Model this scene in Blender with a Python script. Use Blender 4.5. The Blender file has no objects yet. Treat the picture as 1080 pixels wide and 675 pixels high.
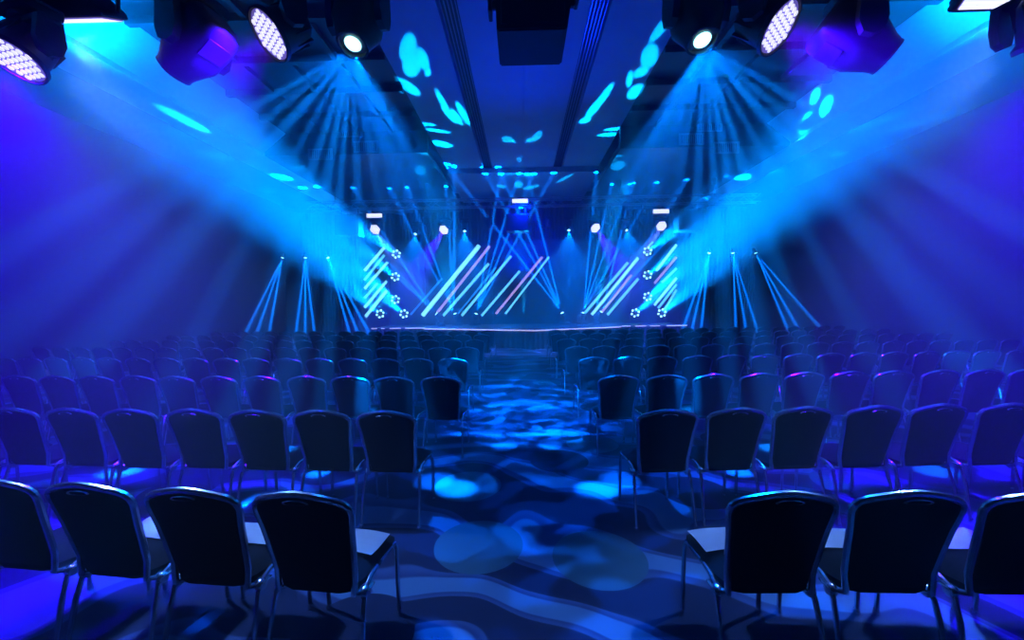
import bpy, bmesh, math, random
from mathutils import Vector, Matrix, Euler, Quaternion
random.seed(7)
PI = math.pi
S = bpy.context.scene
C = S.collection

# ------------------------------------------------------------------ camera
# the frame is taken as 1080 x 675 pixels
FPX = 420.0
CAM = Vector((0.0, 0.0, 1.72))
VPX, VPY = 550.0, 322.0
ROLL = math.radians(-0.65)
cam_data = bpy.data.cameras.new('camera')
cam_data.sensor_width = 36.0
cam_data.lens = 36.0 * FPX / 1080.0
cam_data.clip_start = 0.05
cam_data.clip_end = 200
cam = bpy.data.objects.new('camera', cam_data)
C.objects.link(cam)
_yaw = math.atan((VPX - 540.0) / FPX)
_pitch = -math.atan((337.5 - VPY) / FPX)
CR = (Matrix.Rotation(_yaw, 3, 'Z') @ Matrix.Rotation(PI / 2 + _pitch, 3, 'X') @ Matrix.Rotation(ROLL, 3, 'Z'))
cam.matrix_world = Matrix.Translation(CAM) @ CR.to_4x4()
S.camera = cam


def at(px, py, y):
    """The point of the room at distance y in front of the camera that the photograph shows at pixel px, py."""
    d = CR @ Vector(((px - 540.0) / FPX, -(py - 337.5) / FPX, -1.0))
    return CAM + d * (y / d.y)


def dirpx(px, py):
    return (CR @ Vector(((px - 540.0) / FPX, -(py - 337.5) / FPX, -1.0))).normalized()


# ------------------------------------------------------------------ materials
MATS = {}


def new_mat(name):
    m = bpy.data.materials.new(name)
    m.use_nodes = True
    MATS[name] = m
    nt = m.node_tree
    return m, nt, nt.nodes['Principled BSDF'], nt.nodes['Material Output']


def mat_plain(name, col, rough=0.5, metal=0.0, noise=0.0, scale=20.0, bump=0.0, spec=0.5):
    m, nt, b, out = new_mat(name)
    b.inputs['Roughness'].default_value = rough
    b.inputs['Metallic'].default_value = metal
    b.inputs['Specular IOR Level'].default_value = spec
    b.inputs['Base Color'].default_value = (*col, 1)
    if noise or bump:
        tc = nt.nodes.new('ShaderNodeTexCoord')
        n = nt.nodes.new('ShaderNodeTexNoise')
        n.inputs['Scale'].default_value = scale
        n.inputs['Detail'].default_value = 4
        nt.links.new(tc.outputs['Object'], n.inputs['Vector'])
        if noise:
            r = nt.nodes.new('ShaderNodeValToRGB')
            r.color_ramp.elements[0].position = 0.3
            r.color_ramp.elements[1].position = 0.7
            r.color_ramp.elements[0].color = (*[c * (1 - noise) for c in col], 1)
            r.color_ramp.elements[1].color = (*[min(1, c * (1 + noise)) for c in col], 1)
            nt.links.new(n.outputs['Fac'], r.inputs['Fac'])
            nt.links.new(r.outputs['Color'], b.inputs['Base Color'])
        if bump:
            bp = nt.nodes.new('ShaderNodeBump')
            bp.inputs['Strength'].default_value = bump
            bp.inputs['Distance'].default_value = 0.01
            nt.links.new(n.outputs['Fac'], bp.inputs['Height'])
            nt.links.new(bp.outputs['Normal'], b.inputs['Normal'])
    return m


def mat_emit(name, col, strength):
    m, nt, b, out = new_mat(name)
    b.inputs['Base Color'].default_value = (*[min(1, c) for c in col], 1)
    b.inputs['Emission Color'].default_value = (*col, 1)
    b.inputs['Emission Strength'].default_value = strength
    m.cycles.emission_sampling = 'NONE'
    return m


# ------------------------------------------------------------------ mesh helpers
def box(bm, x0, x1, y0, y1, z0, z1, M=None):
    vs = [bm.verts.new((x, y, z)) for x in (x0, x1) for y in (y0, y1) for z in (z0, z1)]
    for f in ((0, 1, 3, 2), (4, 6, 7, 5), (0, 4, 5, 1), (2, 3, 7, 6), (0, 2, 6, 4), (1, 5, 7, 3)):
        bm.faces.new([vs[i] for i in f])
    if M is not None:
        bmesh.ops.transform(bm, matrix=M, verts=vs)
    return vs


def rbox(bm, x0, x1, y0, y1, z0, z1, r=0.02, seg=2, M=None):
    """A box with rounded edges."""
    t = bmesh.new()
    box(t, x0, x1, y0, y1, z0, z1)
    bmesh.ops.recalc_face_normals(t, faces=t.faces)
    bmesh.ops.bevel(t, geom=list(t.edges), offset=r, segments=seg, affect='EDGES', profile=0.5)
    if M is not None:
        bmesh.ops.transform(t, matrix=M, verts=t.verts)
    merge(bm, t)


def merge(bm, t):
    me = bpy.data.meshes.new('tmp')
    t.to_mesh(me)
    t.free()
    bm.from_mesh(me)
    bpy.data.meshes.remove(me)


def basis(d):
    d = d.normalized()
    u = d.orthogonal().normalized()
    return u, d.cross(u).normalized()


def tube(bm, pts, r, n=8, caps=True, flat=None):
    """A round bar along a list of points; r is a number or a list. flat squeezes it across its second axis."""
    pts = [Vector(p) for p in pts]
    rs = r if isinstance(r, (list, tuple)) else [r] * len(pts)
    rings = []
    u = None
    for i, p in enumerate(pts):
        if i == 0:
            d = pts[1] - pts[0]
        elif i == len(pts) - 1:
            d = pts[-1] - pts[-2]
        else:
            d = (pts[i + 1] - p).normalized() + (p - pts[i - 1]).normalized()
        d.normalize()
        if u is None:
            u = d.orthogonal().normalized()
        else:
            u = (u - d * u.dot(d)).normalized()
        v = d.cross(u)
        rings.append([bm.verts.new(p + (u * math.cos(a) + v * math.sin(a)) * rs[i]) for a in [2 * PI * k / n for k in range(n)]])
    for a, b in zip(rings, rings[1:]):
        for k in range(n):
            bm.faces.new((a[k], a[(k + 1) % n], b[(k + 1) % n], b[k]))
    if caps:
        bm.faces.new(list(reversed(rings[0])))
        bm.faces.new(rings[-1])
    return rings


def lathe(bm, prof, n=24, M=None, caps=True):
    """Turns a profile [(radius, z), ...] about the z axis."""
    rings = []
    vs = []
    for r, z in prof:
        ring = [bm.verts.new((r * math.cos(2 * PI * k / n), r * math.sin(2 * PI * k / n), z)) for k in range(n)]
        rings.append(ring)
        vs += ring
    for a, b in zip(rings, rings[1:]):
        for k in range(n):
            bm.faces.new((a[k], a[(k + 1) % n], b[(k + 1) % n], b[k]))
    if caps:
        bm.faces.new(list(reversed(rings[0])))
        bm.faces.new(rings[-1])
    if M is not None:
        bmesh.ops.transform(bm, matrix=M, verts=vs)
    return rings


def prism(bm, poly, y0, y1, M=None):
    """An outline in x, z given a depth from y0 to y1."""
    a = [bm.verts.new((x, y0, z)) for x, z in poly]
    b = [bm.verts.new((x, y1, z)) for x, z in poly]
    n = len(poly)
    bm.faces.new(a)
    bm.faces.new(list(reversed(b)))
    for k in range(n):
        bm.faces.new((a[k], b[k], b[(k + 1) % n], a[(k + 1) % n]))
    if M is not None:
        bmesh.ops.transform(bm, matrix=M, verts=a + b)


def obj(name, bm, mat, parent=None, smooth=False, loc=None, M=None, recalc=True):
    if recalc:
        bmesh.ops.recalc_face_normals(bm, faces=bm.faces)
    me = bpy.data.meshes.new(name)
    bm.to_mesh(me)
    bm.free()
    if smooth:
        for p in me.polygons:
            p.use_smooth = True
        try:
            me.set_sharp_from_angle(angle=math.radians(40))
        except Exception:
            pass
    if mat is not None:
        for m in (mat if isinstance(mat, (list, tuple)) else [mat]):
            me.materials.append(m)
    o = bpy.data.objects.new(name, me)
    C.objects.link(o)
    if parent is not None:
        o.parent = parent
    if loc is not None:
        o.location = loc
    if M is not None:
        o.matrix_local = M
    return o


def tag(o, label, cat, group=None, kind=None):
    o['label'] = label
    if cat:
        o['category'] = cat
    if group:
        o['group'] = group
    if kind:
        o['kind'] = kind
    return o


def thing(name, label, cat, loc=(0, 0, 0), rot=(0, 0, 0), group=None):
    o = bpy.data.objects.new(name, None)
    o.empty_display_size = 0.1
    C.objects.link(o)
    o.location = loc
    o.rotation_euler = rot
    return tag(o, label, cat, group)


def struct(name, bm, mat, label=None, cat=None, **kw):
    o = obj(name, bm, mat, **kw)
    o['kind'] = 'structure'
    if label:
        tag(o, label, cat)
    return o


def copy_tree(o, parent=None):
    c = o.copy()
    C.objects.link(c)
    if parent is not None:
        c.parent = parent
    for ch in o.children:
        copy_tree(ch, c)
    return c


def aim(origin, target, roll=0.0):
    """A matrix at origin whose -Z looks at target."""
    d = (Vector(target) - Vector(origin)).normalized()
    q = d.to_track_quat('-Z', 'Y')
    return Matrix.Translation(Vector(origin)) @ q.to_matrix().to_4x4() @ Matrix.Rotation(roll, 4, 'Z')
# ------------------------------------------------------------------ materials of the place
black_cloth = mat_plain('black_upholstery', (.011, .011, .014), .9, noise=.25, scale=120, bump=.15, spec=.15)
chair_metal = mat_plain('chair_frame_metal', (.72, .72, .76), .24, metal=1.0, noise=.1, scale=30)
paper = mat_plain('paper', (.85, .85, .86), .6, noise=.03, scale=8)
plaster = mat_plain('white_plaster', (.78, .78, .80), .55, noise=.04, scale=1.5, bump=.05)
dark_panel = mat_plain('dark_ceiling_panel', (.018, .03, .032), .45, noise=.3, scale=3)
slot_dark = mat_plain('dark_slot', (.012, .012, .016), .6, noise=.2, scale=5)
slot_rib = mat_plain('slot_rib_metal', (.5, .5, .54), .3, metal=.6, noise=.1, scale=8)
wall_mat = mat_plain('painted_wall', (.07, .07, .08), .7, noise=.06, scale=1.2, bump=.05)
fixture_black = mat_plain('fixture_black', (.03, .03, .035), .45, noise=.15, scale=40, bump=.05)
fixture_grey = mat_plain('fixture_dark_grey', (.07, .07, .08), .4, metal=.3, noise=.1, scale=30)
truss_metal = mat_plain('truss_aluminium', (.55, .56, .6), .35, metal=1.0, noise=.1, scale=20)
stage_black = mat_plain('stage_deck_black', (.03, .03, .035), .5, noise=.2, scale=6)
grille = mat_plain('grille_metal', (.35, .36, .38), .4, metal=.5, noise=.1, scale=10)
led_cyan = mat_emit('led_cyan', (.16, .80, 1.0), 1.3)
led_cyan_hot = mat_emit('led_cyan_hot', (.28, .92, 1.0), 1.6)
led_dim = mat_emit('led_dim_blue', (.03, .38, .9), .8)
led_pink = mat_emit('led_pink', (.75, .50, .90), .8)
led_white = mat_emit('led_white', (.80, .86, 1.0), 1.6)
led_lilac = mat_emit('led_lilac', (.84, .84, 1.0), 1.1)
led_hot = mat_emit('led_hot_white', (.85, .9, 1.0), 2.2)
led_lens = mat_emit('lens_between_leds', (.22, .17, .62), .5)
lens_cyan = mat_emit('lens_cyan', (.35, .9, 1.0), 4.0)
lens_blue = mat_emit('lens_blue', (.05, .4, .6), 1.0)
edge_glow = mat_emit('stage_edge_light', (.62, .58, .95), 1.0)
# pleated drape
drape, nt, b, out = new_mat('black_stage_drape')
b.inputs['Base Color'].default_value = (.03, .03, .04, 1)
b.inputs['Roughness'].default_value = .9
wv = nt.nodes.new('ShaderNodeTexWave'); wv.inputs['Scale'].default_value = 1.6; wv.inputs['Distortion'].default_value = 1.5
tc = nt.nodes.new('ShaderNodeTexCoord'); bp = nt.nodes.new('ShaderNodeBump'); bp.inputs['Distance'].default_value = .06
nt.links.new(tc.outputs['Object'], wv.inputs['Vector']); nt.links.new(wv.outputs['Fac'], bp.inputs['Height']); nt.links.new(bp.outputs['Normal'], b.inputs['Normal'])

# patterned hotel carpet: big discs and sweeping bands in blue greys
carpet, nt, b, out = new_mat('patterned_carpet')
tc = nt.nodes.new('ShaderNodeTexCoord')
ns = nt.nodes.new('ShaderNodeTexNoise'); ns.inputs['Scale'].default_value = .55; ns.inputs['Detail'].default_value = 2
nt.links.new(tc.outputs['Object'], ns.inputs['Vector'])
mp = nt.nodes.new('ShaderNodeVectorMath'); mp.operation = 'MULTIPLY_ADD'
mp.inputs[1].default_value = (2.6, 2.6, 0)
nt.links.new(ns.outputs['Color'], mp.inputs[0]); nt.links.new(tc.outputs['Object'], mp.inputs[2])
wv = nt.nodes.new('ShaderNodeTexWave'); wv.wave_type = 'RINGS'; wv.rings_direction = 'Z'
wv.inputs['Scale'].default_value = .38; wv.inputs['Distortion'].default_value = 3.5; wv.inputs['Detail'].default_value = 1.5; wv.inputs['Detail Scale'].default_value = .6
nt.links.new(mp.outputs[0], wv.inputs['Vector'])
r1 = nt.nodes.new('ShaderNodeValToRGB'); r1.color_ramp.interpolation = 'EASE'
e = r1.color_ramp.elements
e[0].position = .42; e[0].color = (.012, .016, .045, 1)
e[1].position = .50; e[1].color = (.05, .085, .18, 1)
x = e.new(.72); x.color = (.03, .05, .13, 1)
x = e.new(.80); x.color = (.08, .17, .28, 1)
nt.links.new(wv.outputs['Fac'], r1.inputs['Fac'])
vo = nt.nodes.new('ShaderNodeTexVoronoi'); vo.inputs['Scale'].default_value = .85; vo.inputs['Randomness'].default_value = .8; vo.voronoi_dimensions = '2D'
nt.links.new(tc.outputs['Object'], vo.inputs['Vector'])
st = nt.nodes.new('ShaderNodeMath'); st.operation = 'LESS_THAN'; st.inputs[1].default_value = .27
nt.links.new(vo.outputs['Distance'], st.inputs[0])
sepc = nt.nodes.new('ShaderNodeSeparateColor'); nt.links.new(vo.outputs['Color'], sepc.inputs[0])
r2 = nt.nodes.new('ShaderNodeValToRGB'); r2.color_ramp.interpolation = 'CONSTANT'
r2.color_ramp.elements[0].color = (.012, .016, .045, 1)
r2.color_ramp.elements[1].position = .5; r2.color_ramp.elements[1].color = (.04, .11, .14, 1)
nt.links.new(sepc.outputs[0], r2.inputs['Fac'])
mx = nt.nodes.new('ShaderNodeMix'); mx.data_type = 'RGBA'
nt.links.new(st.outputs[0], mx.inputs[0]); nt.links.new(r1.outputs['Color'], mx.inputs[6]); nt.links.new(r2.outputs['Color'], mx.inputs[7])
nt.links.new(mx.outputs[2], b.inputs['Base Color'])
b.inputs['Roughness'].default_value = .85
b.inputs['Specular IOR Level'].default_value = .25
n2 = nt.nodes.new('ShaderNodeTexNoise'); n2.inputs['Scale'].default_value = 260
nt.links.new(tc.outputs['Object'], n2.inputs['Vector'])
bp = nt.nodes.new('ShaderNodeBump'); bp.inputs['Distance'].default_value = .004; bp.inputs['Strength'].default_value = .5
nt.links.new(n2.outputs['Fac'], bp.inputs['Height']); nt.links.new(bp.outputs['Normal'], b.inputs['Normal'])

# ------------------------------------------------------------------ the room
XC = 0.12
YB = 22.5          # back wall
Y0 = -3.0          # behind the camera the hall goes on
ZC = 7.72          # ceiling
ZS = 6.99          # soffit
XW = 12.6
YE = 13.8          # end of the side coffers
bm = bmesh.new(); box(bm, XC - XW - .2, XC + XW + .2, Y0, YB + .2, -.2, 0)
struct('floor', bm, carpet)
for s, side in ((-1, 'left'), (1, 'right')):
    bm = bmesh.new(); x = XC + s * XW
    box(bm, min(x, x + s * .2), max(x, x + s * .2), Y0, YB, 0, ZC + .3)
    struct('wall_' + side, bm, wall_mat)
    bm = bmesh.new()
    box(bm, min(x, x - s * .03), max(x, x - s * .03), Y0, YB, 0, .14)
    struct('baseboard_' + side, bm, MATS['fixture_dark_grey'])
bm = bmesh.new(); box(bm, XC - XW, XC + XW, YB, YB + .2, 0, ZC + .3)
struct('wall_back', bm, drape)

# the ceiling: a white centre with two ribbed slots, dark coffers beside it, and a lower soffit along the walls
SL = 1.54          # slot centre, from the middle
SW = .21           # half its width
bm = bmesh.new()
def slab(x0, x1, y0, y1, z0, z1):
    box(bm, XC + x0, XC + x1, y0, y1, z0, z1)
slab(-SL + SW, -.028, Y0, YB, ZC, ZC + .3)
slab(.028, SL - SW, Y0, YB, ZC, ZC + .3)
for s in (-1, 1):
    a, c = s * (SL + SW), s * 3.3
    slab(min(a, c), max(a, c), Y0, YB, ZC, ZC + .3)
slab(-.028, .028, Y0, YB, ZC + .09, ZC + .3)
struct('ceiling', bm, plaster)
bm = bmesh.new()
slab(-3.3, 3.3, 17.6, YB, ZC - .22, ZC)      # a shallow step across the centre
struct('ceiling_step', bm, plaster)
for s, side in ((-1, 'left'), (1, 'right')):
    bm = bmesh.new()
    x = XC + s * SL
    box(bm, x - SW, x + SW, Y0, YB, ZC + .25, ZC + .3)
    struct('ceiling_slot_' + side, bm, slot_dark)
    for k in range(5):
        xx = x + (k - 2) * .078
        bm2 = bmesh.new(); tube(bm2, [(xx, Y0, ZC + .1), (xx, 17.6, ZC + .1)], .014, 6)
        if k == 0:
            bmr = bm2
        else:
            merge(bmr, bm2)
    struct('ceiling_slot_trim_' + side, bmr, slot_rib)
    # dark coffer
    bm = bmesh.new()
    a, c = XC + s * 3.3, XC + s * 8.2
    lo, hi = min(a, c), max(a, c)
    box(bm, lo, hi, Y0, YE, ZC + .02, ZC + .3)
    for yy in [Y0 + 1.4 * k for k in range(1, 12)]:
        box(bm, lo, hi, yy, yy + .12, ZC - .14, ZC + .02)
    for xx in (4.5, 5.7, 6.9):
        q = XC + s * xx
        box(bm, q - .06, q + .06, Y0, YE, ZC - .10, ZC + .02)
    struct('ceiling_coffer_' + side, bm, dark_panel)
    # end wall of the coffer and the lower ceiling beyond it
    bm = bmesh.new()
    lo2, hi2 = min(a, XC + s * 8.95), max(a, XC + s * 8.95)
    box(bm, lo2, hi2, YE, YE + .2, ZS, ZC + .3)
    box(bm, lo2, hi2, YE + .2, YB, ZS, ZS + .2)
    struct('ceiling_bulkhead_' + side, bm, dark_panel)
    # the sloping fascia, its lip and the soffit along the wall
    bm = bmesh.new()
    prism(bm, [(XC + s * 8.2, ZC), (XC + s * 8.95, 7.12), (XC + s * 9.3, 7.12), (XC + s * 9.3, ZC + .3), (XC + s * 8.2, ZC + .3)], Y0, YE)
    struct('fascia_' + side, bm, plaster)
    bm = bmesh.new()
    g0, g1 = XC + s * 8.95, XC + s * 10.1
    box(bm, min(g0, g1), max(g0, g1), Y0, YB, ZS, 7.12)
    struct('soffit_' + side, bm, plaster)
    bm = bmesh.new()
    w0 = XC + s * XW
    box(bm, min(g1, w0), max(g1, w0), Y0, YB, ZS + .06, 7.12)
    struct('soffit_outer_' + side, bm, wall_mat)
# grilles on the coffer end walls
for s, side in ((-1, 'left'), (1, 'right')):
    for k, (px, py) in enumerate((((370, 139), (386, 155), (338, 163)) if s < 0 else ((729, 147), (748, 133), (766, 156)))):
        p = at(px, py, YE)
        g = thing('air_grille', '%s pale air grille on the %s dark ceiling bulkhead' % (('upper middle', 'lower inner', 'outer')[k] if s < 0 else ('inner', 'upper middle', 'outer')[k], side), 'grille', (p.x, YE - .001, p.z), group='air grilles on the ceiling bulkheads')
        bm = bmesh.new()
        for a in (-1, 1):
            box(bm, -.42, .42, -.04, 0, a * .17 - .02, a * .17 + .02)
            box(bm, a * .4 - .02, a * .4 + .02, -.04, 0, -.19, .19)
        obj('frame', bm, grille, g)
        bm = bmesh.new()
        for q in range(11):
            xx = -.35 + q * .07
            box(bm, xx - .012, xx + .012, -.03, 0, -.16, .16)
        obj('slats', bm, grille, g)
# ------------------------------------------------------------------ light helpers
CYAN = (0.0, 0.16, 1.0)
PURPLE = (0.034, 0.0, 1.0)
BLUE = (0.0, 0.06, 1.0)


def spot(name, origin, target, col, watts, angle, blend=0.3, radius=0.03, roll=0.0):
    d = bpy.data.lights.new(name, 'SPOT')
    d.color = col
    d.energy = watts
    d.spot_size = math.radians(angle)
    d.spot_blend = blend
    d.shadow_soft_size = radius
    o = bpy.data.objects.new(name, d)
    C.objects.link(o)
    o.matrix_world = aim(origin, target, roll)
    o['kind'] = 'helper'
    return o


def gobo(o, build):
    """A gobo in the lamp: build(nt, uv) returns the socket with the pattern of the plate; uv is the direction on the plate."""
    d = o.data
    d.use_nodes = True
    nt = d.node_tree
    em = next(n for n in nt.nodes if n.type == 'EMISSION')
    tc = nt.nodes.new('ShaderNodeTexCoord')
    sep = nt.nodes.new('ShaderNodeSeparateXYZ')
    nt.links.new(tc.outputs['Normal'], sep.inputs[0])
    dx = nt.nodes.new('ShaderNodeMath'); dx.operation = 'DIVIDE'
    dy = nt.nodes.new('ShaderNodeMath'); dy.operation = 'DIVIDE'
    nt.links.new(sep.outputs[0], dx.inputs[0]); nt.links.new(sep.outputs[2], dx.inputs[1])
    nt.links.new(sep.outputs[1], dy.inputs[0]); nt.links.new(sep.outputs[2], dy.inputs[1])
    cb = nt.nodes.new('ShaderNodeCombineXYZ')
    nt.links.new(dx.outputs[0], cb.inputs[0]); nt.links.new(dy.outputs[0], cb.inputs[1])
    s = build(nt, cb.outputs[0])
    nt.links.new(s, em.inputs['Strength'])
    return o


def g_math(nt, op, a, b=None):
    n = nt.nodes.new('ShaderNodeMath')
    n.operation = op
    for i, v in enumerate((a, b)):
        if v is None:
            continue
        if isinstance(v, (int, float)):
            n.inputs[i].default_value = v
        else:
            nt.links.new(v, n.inputs[i])
    return n.outputs[0]


def g_step(nt, v, e0, e1):
    n = nt.nodes.new('ShaderNodeMapRange')
    n.interpolation_type = 'SMOOTHSTEP'
    nt.links.new(v, n.inputs['Value'])
    n.inputs['From Min'].default_value = e0
    n.inputs['From Max'].default_value = e1
    return n.outputs['Result']


def dots_gobo(scale, r0, r1, base=0.05, gain=1.0, rnd=0.6):
    """A plate of scattered round holes: a fan of thin rays."""
    def build(nt, uv):
        v = nt.nodes.new('ShaderNodeTexVoronoi')
        v.inputs['Scale'].default_value = scale
        v.inputs['Randomness'].default_value = rnd
        nt.links.new(uv, v.inputs['Vector'])
        s = g_step(nt, v.outputs['Distance'], r1, r0)
        return g_math(nt, 'ADD', g_math(nt, 'MULTIPLY', s, gain), base)
    return build
# ------------------------------------------------------------------ banquet chairs
def arc(cx, cy, r, a0, a1, n):
    return [(cx + r * math.cos(a0 + (a1 - a0) * k / n), cy + r * math.sin(a0 + (a1 - a0) * k / n)) for k in range(n + 1)]


def back_outline(grow=0.0, n=5):
    """The back seen from behind, x across and z up: narrow at the seat, wide at the shoulder, arched on top."""
    pts = [(.174 + grow, .432 - grow), (.181 + grow, .52), (.191 + grow, .64), (.200 + grow, .74), (.2115 + grow, .815)]
    pts += [(.214 + grow, .840), (.210 + grow * .9, .862 + grow * .4), (.196 + grow * .75, .879 + grow * .7), (.170 + grow * .5, .891 + grow)]
    pts += [(.125, .905 + grow), (.065, .919 + grow), (0, .926 + grow)]
    return pts


def back_y(z, x=0.0):
    t = (z - .45)
    return -.195 - .20 * t - .12 * t * t + .35 * x * x


def full_outline(grow=0.0):
    h = back_outline(grow)
    return h + [(-x, z) for x, z in reversed(h[:-1])]


def chair_parts(n=8):
    P = {}
    # seat cushion: a crowned, rounded pad
    bm = bmesh.new()
    prof = []
    nx, ny = 10, 10
    def sq(u, v):
        # superellipse corners
        return u, v
    grid = {}
    for zt in (1, 0):
        for i in range(nx + 1):
            for j in range(ny + 1):
                u = -1 + 2 * i / nx
                v = -1 + 2 * j / ny
                r = max(abs(u), abs(v))
                k = 1.0
                if abs(u) > .6 and abs(v) > .6:
                    k = 1 - .10 * ((abs(u) - .6) / .4) * ((abs(v) - .6) / .4)
                wx = .205 + .012 * v
                x = u * wx * k
                y = .015 + v * .215 * k
                crown = (1 - abs(u) ** 4) * (1 - abs(v) ** 4)
                z = (.452 + .048 * crown) if zt else .425
                grid[zt, i, j] = bm.verts.new((x, y, z))
    for i in range(nx):
        for j in range(ny):
            bm.faces.new((grid[1, i, j], grid[1, i + 1, j], grid[1, i + 1, j + 1], grid[1, i, j + 1]))
            bm.faces.new((grid[0, i, j], grid[0, i, j + 1], grid[0, i + 1, j + 1], grid[0, i + 1, j]))
    for i in range(nx):
        for j in (0, ny):
            a = (grid[1, i, j], grid[0, i, j], grid[0, i + 1, j], grid[1, i + 1, j])
            bm.faces.new(a if j == 0 else a[::-1])
    for j in range(ny):
        for i in (0, nx):
            a = (grid[1, i, j], grid[1, i, j + 1], grid[0, i, j + 1], grid[0, i, j])
            bm.faces.new(a if i == 0 else a[::-1])
    P['seat'] = (bm, 'cloth')
    # upholstered back: puffed on both faces
    bm = bmesh.new()
    ol = full_outline(-.008)
    cx, cz = 0, .67
    def ring(f, off, y_out):
        out = []
        for x, z in ol:
            xx, zz = cx + (x - cx) * f, cz + (z - cz) * f
            out.append(bm.verts.new((xx, back_y(zz, xx) + off, zz)))
        return out
    layers = [(1.0, .012), (.9, .026), (.6, .034), (.25, .036)]
    fr = [ring(f, o, 0) for f, o in layers]
    bk = [ring(f, -o * .7, 0) for f, o in layers]
    m = len(ol)
    for seq, flip in ((fr, False), (bk, True)):
        for a, b2 in zip(seq, seq[1:]):
            for k in range(m):
                q = (a[k], a[(k + 1) % m], b2[(k + 1) % m], b2[k])
                bm.faces.new(q[::-1] if flip else q)
        bm.faces.new(seq[-1][::-1] if flip else seq[-1])
    for k in range(m):
        bm.faces.new((fr[0][k], bk[0][k], bk[0][(k + 1) % m], fr[0][(k + 1) % m]))
    P['backrest'] = (bm, 'cloth')
    # metal hoop round the back, its feet bending forward into the seat rails
    bm = bmesh.new()
    ol = full_outline(.008)[1:-1]
    pts = [(x, back_y(z, x), z) for x, z in ol]
    def foot(s):
        return [(s * .192, .12, .437), (s * .192, -.03, .432), (s * .190, -.12, .416), (s * .186, -.165, .412), (s * .184, -.200, .428)]
    path = foot(1) + pts + list(reversed(foot(-1)))
    tube(bm, path, .0145, n)
    P['back_frame'] = (bm, 'metal')
    # oval hand grip under the top rail
    bm = bmesh.new()
    for sgn, off in ((1, 0.0), (-1, 0.0)):
        pass
    gz = .899
    prof = [(.062 * math.cos(a), .0125 * math.sin(a)) for a in [2 * PI * k / 20 for k in range(20)]]
    o_ = [bm.verts.new((x, back_y(gz, x) - .017, gz + z - .9 * x * x)) for x, z in prof]
    i_ = [bm.verts.new((x * .86, back_y(gz, x) - .022, gz + z * .7 - .9 * x * x)) for x, z in prof]
    c_ = [bm.verts.new((x * .8, back_y(gz, x) - .014, gz + z * .5 - .9 * x * x)) for x, z in prof]
    for A, B in ((o_, i_), (i_, c_)):
        for k in range(20):
            bm.faces.new((A[k], A[(k + 1) % 20], B[(k + 1) % 20], B[k]))
    bm.faces.new(c_)
    P['hand_grip'] = (bm, 'metal')
    # legs
    def rear(s):
        bm = bmesh.new()
        tube(bm, [(s * .205, -.02, .440), (s * .210, -.09, .442), (s * .214, -.14, .428), (s * .218, -.175, .385), (s * .222, -.20, .30), (s * .227, -.235, .12), (s * .230, -.255, .008)], .012, n)
        lathe(bm, [(.016, 0), (.017, .012), (.013, .03)], n, Matrix.Translation((s * .230, -.255, 0)))
        return bm
    def front(s):
        bm = bmesh.new()
        tube(bm, [(s * .200, .02, .436), (s * .203, .12, .438), (s * .205, .185, .428), (s * .207, .205, .39), (s * .208, .213, .25), (s * .209, .222, .008)], .012, n)
        lathe(bm, [(.016, 0), (.017, .012), (.013, .03)], n, Matrix.Translation((s * .209, .222, 0)))
        return bm
    P['legs'] = ([rear(-1), rear(1), front(-1), front(1)], 'metal')
    # rail under the seat front and row link
    bm = bmesh.new()
    tube(bm, [(-.2, .13, .418), (.2, .13, .418)], .010, 6)
    tube(bm, [(-.2, -.10, .418), (.2, -.10, .418)], .010, 6)
    P['seat_rail'] = (bm, 'metal')
    bm = bmesh.new()
    for sx in (-1, 1):
        lathe(bm, [(.0, -.016), (.024, -.016), (.030, -.008), (.030, .008), (.024, .016), (0.0, .016)], 14, Matrix.Translation((sx * .212, -.15, .405)) @ Matrix.Rotation(PI / 2, 4, 'Y'), caps=False)
        rbox(bm, min(sx * .19, sx * .236), max(sx * .19, sx * .236), -.16, -.10, .412, .424, .004, 1)
    tube(bm, [(-.2, -.15, .405), (.2, -.15, .405)], .006, 5)
    P['row_link'] = (bm, 'metal')
    return P


MM = {'cloth': black_cloth, 'metal': chair_metal}
CHAIR_GROUP = 'banquet chairs set in rows facing the stage'


def make_chair():
    t = thing('banquet_chair', 'x', 'chair', group=CHAIR_GROUP)
    P = chair_parts(8)
    for k in ('seat', 'backrest', 'back_frame', 'hand_grip', 'seat_rail', 'row_link'):
        obj(k, P[k][0], MM[P[k][1]], t, smooth=True)
    for l in P['legs'][0]:
        obj('leg', l, chair_metal, t, smooth=True)
    return t


def make_far_chair():
    """The same chair in one mesh, for the rows whose parts are a pixel or two."""
    P = chair_parts(5)
    bm = bmesh.new()
    cl = bmesh.new()
    for k in ('seat', 'backrest'):
        merge(cl, P[k][0])
    for k in ('back_frame', 'hand_grip', 'seat_rail', 'row_link'):
        merge(bm, P[k][0])
    for l in P['legs'][0]:
        merge(bm, l)
    for f in bm.faces:
        f.material_index = 1
    for f in cl.faces:
        f.material_index = 0
    me = bpy.data.meshes.new('a'); cl.to_mesh(me); cl.free()
    bm.from_mesh(me); bpy.data.meshes.remove(me)
    o = obj('banquet_chair', bm, [black_cloth, chair_metal], smooth=True)
    return tag(o, 'x', 'chair', CHAIR_GROUP)


ORD = ['first', 'second', 'third', 'fourth', 'fifth', 'sixth', 'seventh', 'eighth', 'ninth', 'tenth', 'eleventh', 'twelfth', 'thirteenth', 'fourteenth', 'fifteenth', 'sixteenth', 'seventeenth', 'eighteenth', 'nineteenth', 'twentieth']
ROWN = ['front row', 'second row', 'third row', 'fourth row', 'fifth row', 'sixth row', 'seventh row', 'eighth row']
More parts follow.
